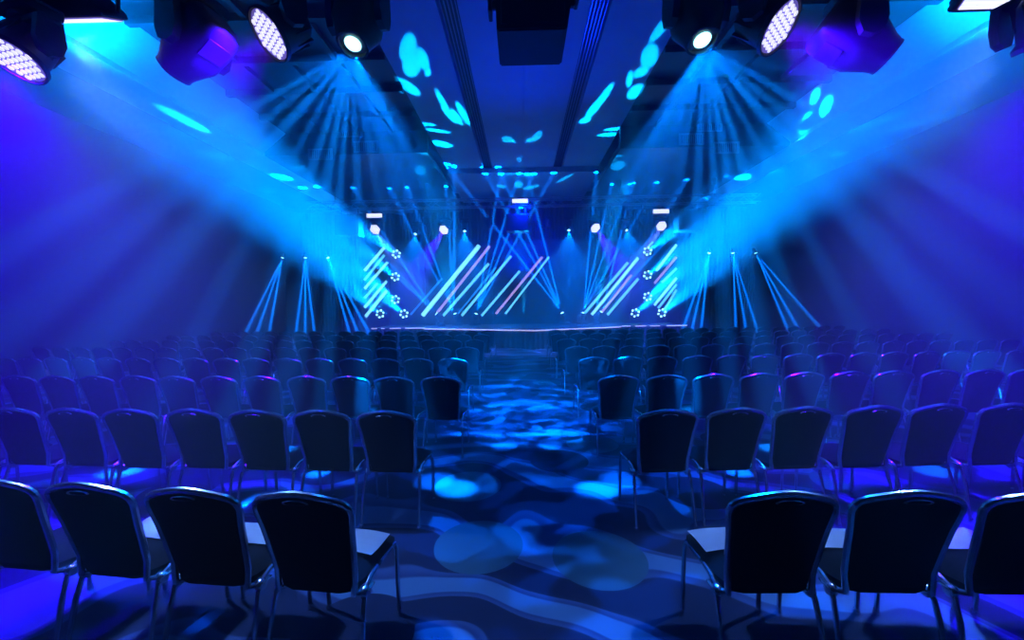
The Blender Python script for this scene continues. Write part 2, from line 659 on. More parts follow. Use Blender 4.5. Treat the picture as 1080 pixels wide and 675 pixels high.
# distance of the chair backs of each row at the aisle, first chair's offset from the aisle middle (left, right), chairs
ROWS = [
    (1.75, -.93, 1.09, 4, 4),
    (3.04, -1.01, 1.06, 8, 8),
    (4.48, -.90, 1.06, 12, 12),
    (6.02, -1.02, 1.05, 16, 16),
    (7.60, -1.02, 1.02, 19, 19),
    (9.30, -1.08, 1.02, 19, 19),
    (10.95, -1.08, 1.00, 19, 19),
    (12.65, -1.06, 1.05, 19, 19),
]
near_src = make_chair()
far_src = make_far_chair()
used = {'near': False, 'far': False}
SEATS = {}


def chair_at(kind, loc, rz):
    src = near_src if kind == 'near' else far_src
    if not used[kind]:
        used[kind] = True
        o = src
    else:
        o = copy_tree(src)
    o.location = loc
    o.rotation_euler = (0, 0, rz)
    return o


PITCH = .525
rj = random.Random(3)
n_chairs = 0
for r, (yb, xl, xr, nl, nr) in enumerate(ROWS):
    for s, x0, cnt, blk in ((-1, xl, nl, 'left'), (1, xr, nr, 'right')):
        slope = .055 if not (r == 0 and s < 0) else .09
        if r == 0 and s > 0:
            slope = .0
        for k in range(cnt):
            dx = k * PITCH
            x = x0 + s * dx * math.cos(math.atan(slope))
            y = yb + slope * dx + .20 + (.004 * dx * dx if r > 2 else 0)
            rz = s * math.atan(slope + (.008 * dx if r > 2 else 0)) + rj.uniform(-.02, .02)
            o = chair_at('near' if r < 5 else 'far', (x + rj.uniform(-.008, .008), y + rj.uniform(-.012, .012), 0), rz)
            nth = 'nearest the aisle' if k == 0 else ORD[k] + ' from the aisle'
            o['label'] = 'dark banquet chair with metal rim, %s in the %s, %s block' % (nth, ROWN[r], blk)
            SEATS[r, s, k] = o
            n_chairs += 1
print('chairs', n_chairs)

# white sheets laid on the seats of the front row
for (s, k, dx, dy, rz) in ((-1, 0, .01, .07, -.10), (-1, 1, -.03, .08, .06), (-1, 2, -.03, .075, -.03), (1, 0, -.02, .09, .10), (1, 1, .03, .08, -.04), (1, 2, .03, .09, .05)):
    ch = SEATS[0, s, k]
    bm = bmesh.new()
    gx, gy = 9, 5
    V = {}
    for i in range(gx + 1):
        for j in range(gy + 1):
            u, v = i / gx - .5, j / gy - .5
            z = .506 + .010 * math.cos(u * 5 + k) * (abs(u) * 1.6) + .004 * math.sin(v * 5 + s)
            V[i, j] = bm.verts.new((u * .37, v * .18, z + .004))
    for i in range(gx):
        for j in range(gy):
            bm.faces.new((V[i, j], V[i + 1, j], V[i + 1, j + 1], V[i, j + 1]))
    bmesh.ops.solidify(bm, geom=bm.faces[:], thickness=.0015)
    p = obj('paper_sheet', bm, paper)
    p.matrix_world = Matrix.Translation(ch.location) @ Matrix.Rotation(ch.rotation_euler.z, 4, 'Z') @ Matrix.Translation((dx, dy, 0)) @ Matrix.Rotation(rz, 4, 'Z')
    tag(p, 'white paper sheet on the front row seat %s, %s block' % ('nearest the aisle' if k == 0 else ORD[k] + ' from the aisle', 'left' if s < 0 else 'right'), 'paper', 'white sheets on the front row seats')
# ------------------------------------------------------------------ stage
STZ = .75
stg = thing('stage', 'low black stage with a pointed apron and a glowing front edge', 'stage', (XC + .4, 19.5, 0))
def part(name, bm, mat, root, smooth=False):
    o = obj(name, bm, mat, smooth=smooth)
    o.parent = root
    o.matrix_parent_inverse = root.matrix_basis.inverted()
    return o
vx = at(565, 348.3, 15.4)
al = at(447, 346.3, 17.4)
ar = at(655, 344.0, 17.4)
bm = bmesh.new()
poly = [(al.x, 18.0), (al.x, al.y), (vx.x, vx.y), (ar.x, ar.y), (ar.x, 18.0)]
def slab_poly(bm, poly, z0, z1):
    a = [bm.verts.new((x, y, z0)) for x, y in poly]
    b2 = [bm.verts.new((x, y, z1)) for x, y in poly]
    n = len(poly)
    bm.faces.new(list(reversed(a))); bm.faces.new(b2)
    for k in range(n):
        bm.faces.new((a[k], a[(k + 1) % n], b2[(k + 1) % n], b2[k]))
slab_poly(bm, poly, STZ - .08, STZ)
part('apron', bm, stage_black, stg)
bm = bmesh.new()
slab_poly(bm, [(al.x + .04, 18.0), (al.x + .04, al.y + .05), (vx.x, vx.y + .05), (ar.x - .04, ar.y + .05), (ar.x - .04, 18.0)], 0, STZ - .08)
part('skirt', bm, drape, stg)
bm = bmesh.new()
box(bm, -6.9, 7.5, 18.0, 21.5, STZ - .08, STZ)
part('deck', bm, stage_black, stg)
bm = bmesh.new()
box(bm, -6.85, 7.45, 18.05, 21.4, 0, STZ - .08)
part('skirt', bm, drape, stg)
bm = bmesh.new()
tube(bm, [(al.x, al.y - .02, STZ - .02), (vx.x, vx.y - .02, STZ - .02), (ar.x, ar.y - .02, STZ - .02)], .026, 6)
e = part('edge_light', bm, edge_glow, stg)
e['label'] = 'lilac glowing strip along the apron edge'
for xa, xb in ((-6.85, -6.6), (-6.4, -6.25), (-6.0, -5.5), (-5.3, -4.4), (4.5, 4.9), (5.1, 5.6), (5.75, 6.2), (6.5, 7.4)):
    bm = bmesh.new()
    tube(bm, [(xa, 17.98, STZ - .02), (xb, 17.98, STZ - .02)], .024, 6)
    part('edge_light', bm, edge_glow, stg)

# flat behind the stage that carries the light battens
YF = 20.75
p0, p1 = at(384, 330, YF), at(714, 330, YF)
fl = thing('backdrop_flat', 'wide black scenery flat standing at the back of the stage', 'backdrop', ((p0.x + p1.x) / 2, YF, STZ))
bm = bmesh.new()
n = 8
for k in range(n):
    xa = -6.8 + 14.2 * k / n
    rbox(bm, xa + .008, xa + 14.2 / n - .008, YF, YF + .08, STZ + .004, 5.1, .01, 1)
part('panel', bm, stage_black, fl)
bm = bmesh.new()
for k in range(4):
    xa = -6 + 4.2 * k
    tube(bm, [(xa, YF + .1, 4.8), (xa, YF + .7, STZ + .03)], .03, 6)
part('brace', bm, fixture_grey, fl)
for s, side in ((-1, 'left'), (1, 'right')):
    w0 = at(384 if s < 0 else 714, 300, YF).x
    bm = bmesh.new()
    xa, xb = (w0 - .1, -6.95) if s < 0 else (7.55, w0 + .1)
    rbox(bm, xa, xb, YF, YF + .08, 0, 5.0, .01, 1)
    wing = obj('scenery_wing', bm, stage_black)
    tag(wing, 'narrow black scenery wing beside the stage, %s side' % side, 'backdrop', 'scenery wings')

BATTENS = [
    # bottom pixel, top pixel, width, lamp, words
    ((445.5, 333), (505.5, 259), .21, 'hot', 'broadest bright cyan slanted light batten'),
    ((461, 330), (516.5, 259.5), .13, 'pink', 'tall pink slanted light batten beside the broadest cyan one'),
    ((467.5, 333), (515.5, 278), .14, 'cyan', 'cyan slanted light batten just right of the tall pink one'),
    ((482, 332), (523, 282), .08, 'dim', 'thin dim blue slanted batten left of the stage middle'),
    ((487, 333), (539, 270), .13, 'cyan', 'long cyan slanted light batten left of the stage middle'),
    ((508, 333), (548, 286), .12, 'cyan', 'short cyan slanted light batten at the stage middle'),
    ((523, 331), (572, 271), .12, 'pink', 'pink slanted light batten at the stage middle'),
    ((533, 331), (579, 271), .10, 'cyan', 'thin cyan slanted light batten right of the middle pink one'),
    ((433, 332), (466, 294), .09, 'dim', 'dim blue slanted batten left of the broadest cyan one'),
    ((616, 331), (662, 277), .13, 'cyan', 'cyan slanted batten, leftmost right of the stage middle'),
    ((624, 332), (673, 272), .14, 'hot', 'bright tall cyan slanted batten right of the stage middle'),
    ((634, 330), (666, 290), .11, 'pink', 'pink slanted light batten right of the stage middle'),
    ((640.5, 332), (673, 294), .13, 'cyan', 'cyan slanted batten right of the right hand pink one'),
    # the short ones in the wings
    ((384.5, 285.5), (405.5, 261), .15, 'hot', 'topmost short cyan batten in the left wing'),
    ((384.5, 295.5), (405.5, 269), .12, 'cyan', 'second short cyan batten from the top, left wing'),
    ((384.5, 304.5), (409, 276.5), .13, 'hot', 'third short cyan batten from the top, left wing'),
    ((384.5, 314.5), (398, 299), .12, 'cyan', 'shortest cyan batten in the left wing'),
    ((384.5, 324.5), (408, 296.5), .13, 'hot', 'second short cyan batten from the bottom, left wing'),
    ((385.5, 334.0), (408, 306.5), .15, 'hot', 'lowest short cyan batten in the left wing'),
    ((680, 264), (688.5, 255), .09, 'cyan', 'smallest cyan batten at the top of the right wing'),
    ((692, 285.5), (713.5, 258), .13, 'hot', 'topmost long cyan batten in the right wing'),
    ((690, 299), (713.5, 271), .12, 'pink', 'pink batten in the right wing'),
    ((698, 298), (713.5, 283), .11, 'cyan', 'short cyan batten under the pink one, right wing'),
    ((690, 322), (713.5, 293), .13, 'hot', 'third cyan batten from the bottom, right wing'),
    ((694, 325), (713.5, 300), .11, 'cyan', 'second cyan batten from the bottom, right wing'),
    ((698, 331), (713.5, 305.5), .11, 'cyan', 'lowest cyan batten in the right wing'),
]
LM = {'hot': led_cyan_hot, 'cyan': led_cyan, 'dim': led_dim, 'pink': led_pink}
for (b0, b1, w_, lamp, words) in BATTENS:
    a, c = at(*b0, YF - .06), at(*b1, YF - .06)
    L = (c - a).length
    X = (c - a).normalized()
    Yv = Vector((0, 1, 0))
    Z = X.cross(Yv)
    M = Matrix.Translation((a + c) / 2) @ Matrix((X, Yv, Z)).transposed().to_4x4()
    t = thing('light_batten', words, 'light', group='slanted light battens on the stage backdrop')
    t.matrix_world = M
    bm = bmesh.new()
    rbox(bm, -L / 2 - .03, L / 2 + .03, -.01, .055, -w_ / 2 - .02, w_ / 2 + .02, .012, 1)
    obj('housing', bm, fixture_black, t)
    bm = bmesh.new()
    rbox(bm, -L / 2, L / 2, -.03, .0, -w_ / 2, w_ / 2, .012, 1)
    obj('light_strip', bm, LM[lamp], t)

# ------------------------------------------------------------------ moving heads
def head_matrix(pivot, axis):
    a = Vector(axis).normalized()
    up = Vector((0, 0, 1))
    X = up.cross(a)
    if X.length < 1e-3:
        X = Vector((1, 0, 0))
    X.normalize()
    Z = -a
    Yv = Z.cross(X)
    M = Matrix((X, Yv, Z)).transposed().to_4x4()
    M.translation = pivot
    return M


def led_points(rings, r):
    """A honeycomb of lamps inside radius r."""
    pitch = r / rings
    pts = []
    for i in range(-rings - 1, rings + 2):
        for j in range(-rings - 1, rings + 2):
            x, y = pitch * (i + j * .5), pitch * j * .866
            if math.hypot(x, y) <= r * 1.001:
                pts.append((x, y))
    return pts


def moving_head(lens_at, axis, style, words, size=1.0, hang=True, lens_mat=None, group='moving heads', led_rings=3, chord=None):
    """A moving head: base, yoke and head; lens_at is the middle of its front lens and axis the way it shines."""
    a = Vector(axis).normalized()
    sgn = 1 if hang else -1
    k = size
    R, front, rear, arm_x, piv = {'wash': (.165, .14, .17, .215, .31), 'profile': (.135, .24, .26, .19, .36), 'beam': (.10, .16, .14, .14, .24)}[style]
    pivot = Vector(lens_at) - a * front * k
    root_p = pivot + Vector((0, 0, sgn * piv * k))
    t = thing('moving_head', words, 'stage light', root_p, group=group)
    MH = head_matrix(pivot, a)
    pan = math.atan2(MH[1][0], MH[0][0])
    MR = Matrix.Translation((0, 0, 0)) @ Matrix.Rotation(pan, 4, 'Z') @ Matrix.Scale(sgn, 4, (0, 0, 1)) @ Matrix.Scale(k, 4)
    inv = Matrix.Translation(-root_p)
    # base box with rounded ends and handles
    bm = bmesh.new()
    rbox(bm, -.18, .18, -.12, .12, -.085, 0, .02, 2)
    rbox(bm, -.10, .10, -.123, -.118, -.07, -.02, .004, 1)
    for sx in (-1, 1):
        tube(bm, [(sx * .175, -.07, -.03), (sx * .205, -.06, -.035), (sx * .205, .06, -.035), (sx * .175, .07, -.03)], .012, 6)
    bmesh.ops.transform(bm, matrix=MR, verts=bm.verts)
    obj('base', bm, fixture_black, t, smooth=True)
    if hang:
        dz = max(.06, ((chord or 0) - root_p.z) / k - .06)
        for sx in (-1, 1):
            bm = bmesh.new()
            rbox(bm, sx * .1 - .02, sx * .1 + .02, -.03, .03, 0, dz - .03, .006, 1)
            lathe(bm, [(.033, -.02), (.033, .02)], 10, Matrix.Translation((sx * .1, 0, dz)) @ Matrix.Rotation(PI / 2, 4, 'Y'))
            bmesh.ops.transform(bm, matrix=MR, verts=bm.verts)
            obj('clamp', bm, fixture_grey, t)
    # yoke
    bm = bmesh.new()
    lathe(bm, [(.09, -.115), (.09, -.085)], 16)
    w = arm_x
    rbox(bm, -w - .03, w + .03, -.06, .06, -.16, -.11, .018, 2)
    for sx in (-1, 1):
        poly = []
        x0 = sx * w
        bmt = bmesh.new()
        prism(bmt, [(-.07, -.13), (.07, -.13), (.085, -piv + .02), (.06, -piv - .06), (0, -piv - .085), (-.06, -piv - .06), (-.085, -piv + .02)], x0 - .025, x0 + .025, Matrix.Rotation(PI / 2, 4, 'Z') @ Matrix.Scale(-1, 4, (1, 0, 0)))
        bmesh.ops.recalc_face_normals(bmt, faces=bmt.faces)
        # the prism stands in y now: turn x/y so the arm is a plate facing sideways
        merge(bm, bmt)
    bmesh.ops.transform(bm, matrix=MR, verts=bm.verts)
    obj('yoke', bm, fixture_black, t, smooth=True)
    # head
    HM = inv @ MH @ Matrix.Scale(k, 4)
    bm = bmesh.new()
    if style == 'wash':
        lathe(bm, [(.02, rear), (.09, rear - .008), (.125, rear - .05), (.14, .02), (.15, -front + .05), (R + .012, -front + .02), (R + .012, -front - .012), (R, -front - .012), (R - .004, -front + .008), (.0, -front + .01)], 32, HM, caps=False)
        for q in range(10):
            an = 2 * PI * q / 10
            rbox(bm, .125, .15, -.006, .006, -.02, rear - .045, .003, 1, HM @ Matrix.Rotation(an, 4, 'Z'))
    elif style == 'profile':
        # a rounded square barrel that narrows to the lens
        secs = [(.10, rear), (.135, rear - .03), (.15, rear - .10), (.15, -.06), (.142, -.12), (.115, -front + .05), (.105, -front + .01), (.105, -front - .01), (.09, -front - .01), (.088, -front + .015)]
        rings = []
        for rr, z in secs:
            p = 4.5 if z > -.1 else 2.6
            ring = []
            for q in range(28):
                an = 2 * PI * q / 28
                c_, s_ = math.cos(an), math.sin(an)
                f = rr / ((abs(c_) ** p + abs(s_) ** p) ** (1 / p))
                ring.append(bm.verts.new(HM @ Vector((f * c_, f * s_, z))))
            rings.append(ring)
        for A, B in zip(rings, rings[1:]):
            for q in range(28):
                bm.faces.new((A[q], A[(q + 1) % 28], B[(q + 1) % 28], B[q]))
        bm.faces.new(rings[0]); bm.faces.new(rings[-1])
        for sx in (-1, 1):
            rbox(bm, sx * .15 - .006, sx * .15 + .006, -.09, .09, .02, rear - .10, .004, 1, HM @ Matrix.Rotation(PI / 2, 4, 'Z'))
    else:
        lathe(bm, [(.02, rear), (.07, rear - .01), (.095, rear - .04), (.10, -.05), (.085, -front + .02), (.085, -front - .008), (.07, -front - .008), (.068, -front + .01), (0, -front + .01)], 18, HM, caps=False)
    obj('head', bm, fixture_black, t, smooth=True)
    if style == 'wash':
        bm = bmesh.new()
        lathe(bm, [(0, -front - .001), (R - .008, -front - .001), (R - .008, -front + .004)], 28, HM, caps=False)
        obj('lens_plate', bm, led_lens, t)
        bm = bmesh.new()
        n_r = led_rings
        rr = (R - .03)
        for (x, y) in led_points(n_r, rr):
            lathe(bm, [(0, -front - .010), (rr / n_r * .37, -front - .008), (rr / n_r * .41, -front - .002)], 10, HM @ Matrix.Translation((x, y, 0)), caps=False)
        obj('led_array', bm, lens_mat or led_lilac, t)
    else:
        r0 = .058 if style == 'profile' else .06
        bm = bmesh.new()
        lathe(bm, [(0, -front - .02), (r0 * .5, -front - .016), (r0 * .85, -front - .006), (r0, -front + .006)], 20, HM, caps=False)
        obj('lens', bm, lens_mat or lens_cyan, t, smooth=True)
    return t, Vector(lens_at) + a * .06 * k


def spot_head(res, axis, col, watts, angle, blend=.4, radius=.03, name='beam'):
    o = res[1]
    return spot(name, o, o + Vector(axis), col, watts, angle, blend, radius)
# ------------------------------------------------------------------ trusses
def truss(name, words, x0, x1, y, z, w=.30, step=.5, r=.024, hang_z=None, hang_x=()):
    t = thing(name, words, 'truss', ((x0 + x1) / 2, y, z), group='lighting trusses')
    h = w / 2
    cs = [(-h, -h), (-h, h), (h, h), (h, -h)]
    bm = bmesh.new()
    for (a, b2) in cs:
        tube(bm, [(x0, y + a, z + b2), (x1, y + a, z + b2)], r, 8)
    part('chords', bm, truss_metal, t, True)
    bm = bmesh.new()
    n = int(round((x1 - x0) / step))
    for k in range(n):
        xa, xb = x0 + (x1 - x0) * k / n, x0 + (x1 - x0) * (k + 1) / n
        for q in range(4):
            p, p2 = cs[q], cs[(q + 1) % 4]
            if k % 2:
                p, p2 = p2, p
            tube(bm, [(xa, y + p[0], z + p[1]), (xb, y + p2[0], z + p2[1])], r * .5, 5, caps=False)
    part('lattice', bm, truss_metal, t, True)
    if hang_z:
        for xx in hang_x:
            bm = bmesh.new()
            tube(bm, [(xx, y, z + h), (xx, y, hang_z - .3)], .012, 6)
            lathe(bm, [(.05, hang_z - .30), (.09, hang_z - .27), (.09, hang_z - .03), (.05, hang_z)], 10, Matrix.Translation((xx, y, 0)))
            part('hoist', bm, fixture_grey, t)
    return t


YT = 17.2
tl, tr = at(326, 217, YT), at(800, 213, YT)
ZT = 6.10
truss('lighting_truss', 'aluminium lighting truss spanning above the stage', tl.x, tr.x, YT, ZT, .32, .45, .026, ZS - .01, (-8, -4, 4.2, 8.2))
YT2 = 2.9
ZT2 = 4.46
truss('lighting_truss', 'aluminium lighting truss close overhead, carrying the large lamps', -4.2, 4.4, YT2, ZT2,   .29, .4, .024, ZC - .01, (-1.9, 2.1))

# ------------------------------------------------------------------ large lamps close overhead
def axis_dir(*v):
    return Vector(v).normalized()


FG = 2.9
def big(px, py, ax, style, words, lens_mat=None, size=1.0, d=FG):
    return moving_head(at(px, py, d), ax, style, words, size, True, lens_mat, 'large moving lights close overhead', 3, ZT2 - .145)


PD = big(372, 47, (-.05, -.35, -.93), 'profile', 'large black profile light shining cyan rays, left of the centre speaker')
PE = big(741, 43, (.05, -.35, -.93), 'profile', 'large black profile light shining cyan rays, right of the centre speaker')
WC = big(284, 37, (-.52, -.53, -.66), 'wash', 'large violet wash light with round lit face, left of the centre speaker')
WF = big(822, 29, (.52, -.53, -.66), 'wash', 'large violet wash light with round lit face, right of the centre speaker')
WA = big(16, 63, (-.10, -.50, -.85), 'wash', 'large violet wash light with lit face at the far left', None, .92, 2.6)
WI = big(1112, 40, (.35, .10, -.9), 'wash', 'large wash light cut off at the far right edge', None, .95, 2.55)
HB = big(184, 74, (-.80, .14, -.58), 'profile', 'large dark moving light turned away, left of the violet wash light', led_dim)
HG = big(935, 60, (.79, -.16, -.58), 'profile', 'large dark moving light turned right, showing a small pale lens', lens_blue)


def strobe(px, py, d, wid, words, tilt, rz, mat, group):
    p = at(px, py, d)
    t = thing('led_panel', words, 'stage light', p, (0, 0, rz), group)
    M = Matrix.Rotation(tilt, 4, 'X')
    bm = bmesh.new()
    prism(bm, [(-wid / 2, -.02), (wid / 2, -.02), (wid / 2 - .0, .02), (wid / 2 - .07, .10), (wid / 2 - .10, .16), (-wid / 2 + .10, .16), (-wid / 2 + .07, .10), (-wid / 2, .02)], -.11, .11)
    bmesh.ops.recalc_face_normals(bm, faces=bm.faces)
    bmesh.ops.bevel(bm, geom=list(bm.edges), offset=.008, segments=1, affect='EDGES')
    bmesh.ops.transform(bm, matrix=M, verts=bm.verts)
    obj('housing', bm, fixture_black, t, smooth=True)
    bm = bmesh.new()
    rbox(bm, -wid / 2 + .03, wid / 2 - .03, -.09, .09, -.028, -.018, .004, 1, M)
    obj('face', bm, led_lens, t)
    bm = bmesh.new()
    nx_, ny_ = 22, 7
    for i in range(nx_):
        for j in range(ny_):
            x, y = -wid / 2 + .045 + (wid - .09) * i / (nx_ - 1), -.078 + .156 * j / (ny_ - 1)
            q = (wid - .09) / (nx_ - 1) * .44
            vs = [bm.verts.new(M @ Vector((x + sx * q, y + sy * .0115, -.0295))) for sx, sy in ((-1, -1), (1, -1), (1, 1), (-1, 1))]
            bm.faces.new(vs)
    obj('led_array', bm, mat, t, recalc=False)
    bm = bmesh.new()
    tube(bm, [(-wid / 2 - .02, 0, .02), (-wid / 2 - .03, 0, .20), (-wid / 2 + .02, 0, .25), (wid / 2 - .02, 0, .25), (wid / 2 + .03, 0, .20), (wid / 2 + .02, 0, .02)], .014, 6)
    obj('bracket', bm, fixture_grey, t)
    return t


strobe(82, 17, FG, .56, 'long black led panel light with lit underside, upper left corner', math.radians(29), .0, led_white, 'led panel lights close overhead')
strobe(1058, -9, FG, .56, 'long led panel light with bright white face, upper right corner', math.radians(-38), .0, led_white, 'led panel lights close overhead')

# speaker in its yoke over the aisle
p = at(563.5, 34, FG) + Vector((0, 0, .235))
spk = thing('loudspeaker', 'large black loudspeaker hanging in a yoke over the aisle', 'speaker', p)
bm = bmesh.new()
hw = .275
t_ = bmesh.new()
prism(t_, [(-hw + .01, -.235), (hw - .045, -.235), (hw, .06), (hw, .22), (-hw - .0, .22), (-hw, .06)], -.03, .40)
bmesh.ops.recalc_face_normals(t_, faces=t_.faces)
bmesh.ops.bevel(t_, geom=list(t_.edges), offset=.012, segments=2, affect='EDGES')
merge(bm, t_)
obj('cabinet', bm, fixture_black, spk, smooth=True)
bm = bmesh.new()
rbox(bm, -hw + .04, hw - .06, -.045, -.025, -.20, .19, .008, 1)
obj('grille', bm, slot_dark, spk)
bm = bmesh.new()
for s in (-1, 1):
    rbox(bm, s * (hw + .045) - .014, s * (hw + .045) + .014, .08, .20, -.02 if s < 0 else .05, .285, .006, 1)
rbox(bm, -hw - .06, hw + .06, .08, .20, .265, .29, .006, 1)
rbox(bm, -.05, .05, .08, .20, .285, ZT2 - .175 - p.z, .006, 1)
obj('yoke', bm, fixture_grey, spk)
for s in (-1, 1):
    bm = bmesh.new()
    lathe(bm, [(.02, 0), (.032, .004), (.034, .03), (.02, .036)], 12, Matrix.Translation((s * (hw - .005), .14, .06)) @ Matrix.Rotation(s * PI / 2, 4, 'Y'))
    obj('knob', bm, fixture_black, spk)

# ------------------------------------------------------------------ lamps on the far truss
def small(px, py, ax, style, words, lens_mat, d=YT, size=1.0):
    return moving_head(at(px, py, d), ax, style, words, size, True, lens_mat, 'moving lights on the far truss', 2, ZT - .16)


TF = []
for (px, py, ax, w_) in ((438, 247, (-.15, -.55, -.85), 'left pair, outer'), (490, 244, (-.0, -.55, -.85), 'left pair, inner'), (600, 243, (.0, -.55, -.85), 'right pair, inner'), (661, 243, (.2, -.55, -.85), 'right pair, outer')):
    TF.append((small(px, py, ax, 'profile', 'cyan beam light on the far truss, ' + w_, lens_cyan), ax))
TW = []
for (px, py, ax, w_) in ((468, 242.5, (-.25, -.75, -.6), 'violet wash light on the far truss, left of middle'), (628, 240.5, (.3, -.75, -.6), 'violet wash light on the far truss, right of middle'),
                         (395.5, 242, (-.0, -.85, -.5), 'white hot wash light at the left end of the far truss'), (697.5, 238.5, (-.0, -.85, -.5), 'white hot wash light at the right end of the far truss')):
    TW.append((small(px, py, ax, 'wash', w_, led_hot, size=1.35), ax))
for (px, py, w_) in ((395, 227.5, 'left'), (548.5, 212, 'middle'), (697, 223, 'right')):
    p = at(px, py, YT - .28)
    strobe_o = thing('led_panel', 'white led bar lit on the far truss, ' + w_, 'stage light', p, group='led bars on the far truss')
    bm = bmesh.new(); rbox(bm, -.36, .36, -.02, .10, -.11, .11, .02, 2)
    obj('housing', bm, fixture_black, strobe_o)
    bm = bmesh.new(); rbox(bm, -.33, .33, -.035, -.018, -.085, .085, .006, 1)
    obj('face', bm, led_white, strobe_o)
    bm = bmesh.new()
    for s in (-1, 1):
        rbox(bm, s * .25 - .02, s * .25 + .02, .05, .16, -.08, .08, .006, 1)
    obj('bracket', bm, fixture_grey, strobe_o)
for (px, py, w_, h_, words) in ((368.5, 238.5, 1.02, .84, 'square black speaker hung under the left end of the far truss'), (546, 236, .95, .72, 'square black speaker hung under the middle of the far truss'), (726, 233.5, 1.02, .84, 'square black speaker hung under the right end of the far truss')):
    p = at(px, py, YT - .1)
    t = thing('loudspeaker', words, 'speaker', p, group='speakers on the far truss')
    bm = bmesh.new(); rbox(bm, -w_ / 2, w_ / 2, -.3, .3, -h_ / 2, h_ / 2, .03, 2)
    obj('cabinet', bm, fixture_black, t)
    bm = bmesh.new(); rbox(bm, -w_ / 2 + .06, w_ / 2 - .06, -.32, -.29, -h_ / 2 + .06, h_ / 2 - .06, .01, 1)
    obj('grille', bm, fixture_grey, t)
    for s in (-1, 1):
        bm = bmesh.new()
        tube(bm, [(s * w_ * .35, .1, h_ / 2 - .02), (s * w_ * .35, .1, ZT - .19 - p.z)], .02, 6)
        obj('bracket', bm, fixture_grey, t)
# dark lamps that stay off between the lit ones
for (px, py, w_) in ((449, 238, 'left of the violet left one'), (516, 240, 'left of the middle speaker'), (580, 240, 'right of the middle speaker'), (643, 237, 'between the violet and cyan right ones'), (679, 236, 'beside the right end wash light')):
    small(px, py, (.1, -.3, -.95), 'profile', 'unlit dark moving light on the far truss, ' + w_, fixture_black, YT, .72)

# ------------------------------------------------------------------ clusters of six lamps
CL = {-1: ((418, 268), (417, 292), (417, 316), (401, 331), (426, 331)), 1: ((683, 265), (683, 290), (683, 313), (670, 330), (698, 330))}
CN = ['topmost', 'second from the top', 'third from the top', 'lowest outer', 'lowest inner']
CNR = ['topmost', 'second from the top', 'third from the top', 'lowest inner', 'lowest outer']
CLUST = []
for s in (-1, 1):
    for k, (px, py) in enumerate(CL[s]):
        p = at(px, py, YF - .36)
        nm = (CN if s < 0 else CNR)[k]
        tgt = Vector((s * 8.0 + XC, 5.0, 7.3))
        t = thing('beam_cluster', 'ring of six small cyan lamps, %s, %s side of the stage' % (nm, 'left' if s < 0 else 'right'), 'stage light', p, group='six lamp clusters')
        bm = bmesh.new()
        lathe(bm, [(.06, -.26), (.10, -.24), (.12, -.16), (.07, -.14), (.07, -.05), (.235, -.04), (.245, .0), (.22, .01), (.0, .012)], 20, Matrix.Rotation(PI / 2, 4, 'X'), caps=False)
        obj('housing', bm, fixture_black, t, smooth=True)
        for q in range(6):
            an = 2 * PI * q / 6 + .3
            x, z = .18 * math.cos(an), .18 * math.sin(an)
            bm = bmesh.new()
            lathe(bm, [(0, .05), (.032, .045), (.048, .03), (.052, .0)], 12, Matrix.Translation((x, 0, z)) @ Matrix.Rotation(PI / 2, 4, 'X'), caps=False)
            obj('lamp', bm, lens_cyan, t)
        CLUST.append((s, p + Vector((0, -.1, 0)), tgt))

# ------------------------------------------------------------------ beam lights on the stage floor
FB = []
for (px, py, ends, w_) in ((405.5 + 55, 331, ((383, 258), (396, 262), (408, 252)), 'outer left'), (480, 331, ((435, 245), (449, 250), (474, 250), (479, 255)), 'middle left'), (502, 331, ((519, 236), (530, 240), (541, 236), (552, 240)), 'inner left'),
                           (593, 330, ((545, 243), (556, 246), (569, 236), (540, 262)), 'inner right'), (615, 330, ((624, 236), (635, 240), (648, 238), (662, 246)), 'middle right'), (634, 329, ((690, 268), (680, 258), (655, 246)), 'outer right')):
    p = at(px, py, 19.6)
    q = at(px + (ends[0][0] + ends[1][0] - 2 * px) * .5, ends[1][1], 18.6)
    ax = (q - p).normalized()
    piv_z = STZ
    t, o = moving_head(p, ax, 'beam', 'small beam light standing on the stage, ' + w_, max(.6, (p.z - STZ - .004) / (.24 + .16 * ax.z)), False, lens_cyan, 'beam lights on the stage')
    FB.append((o, ends))

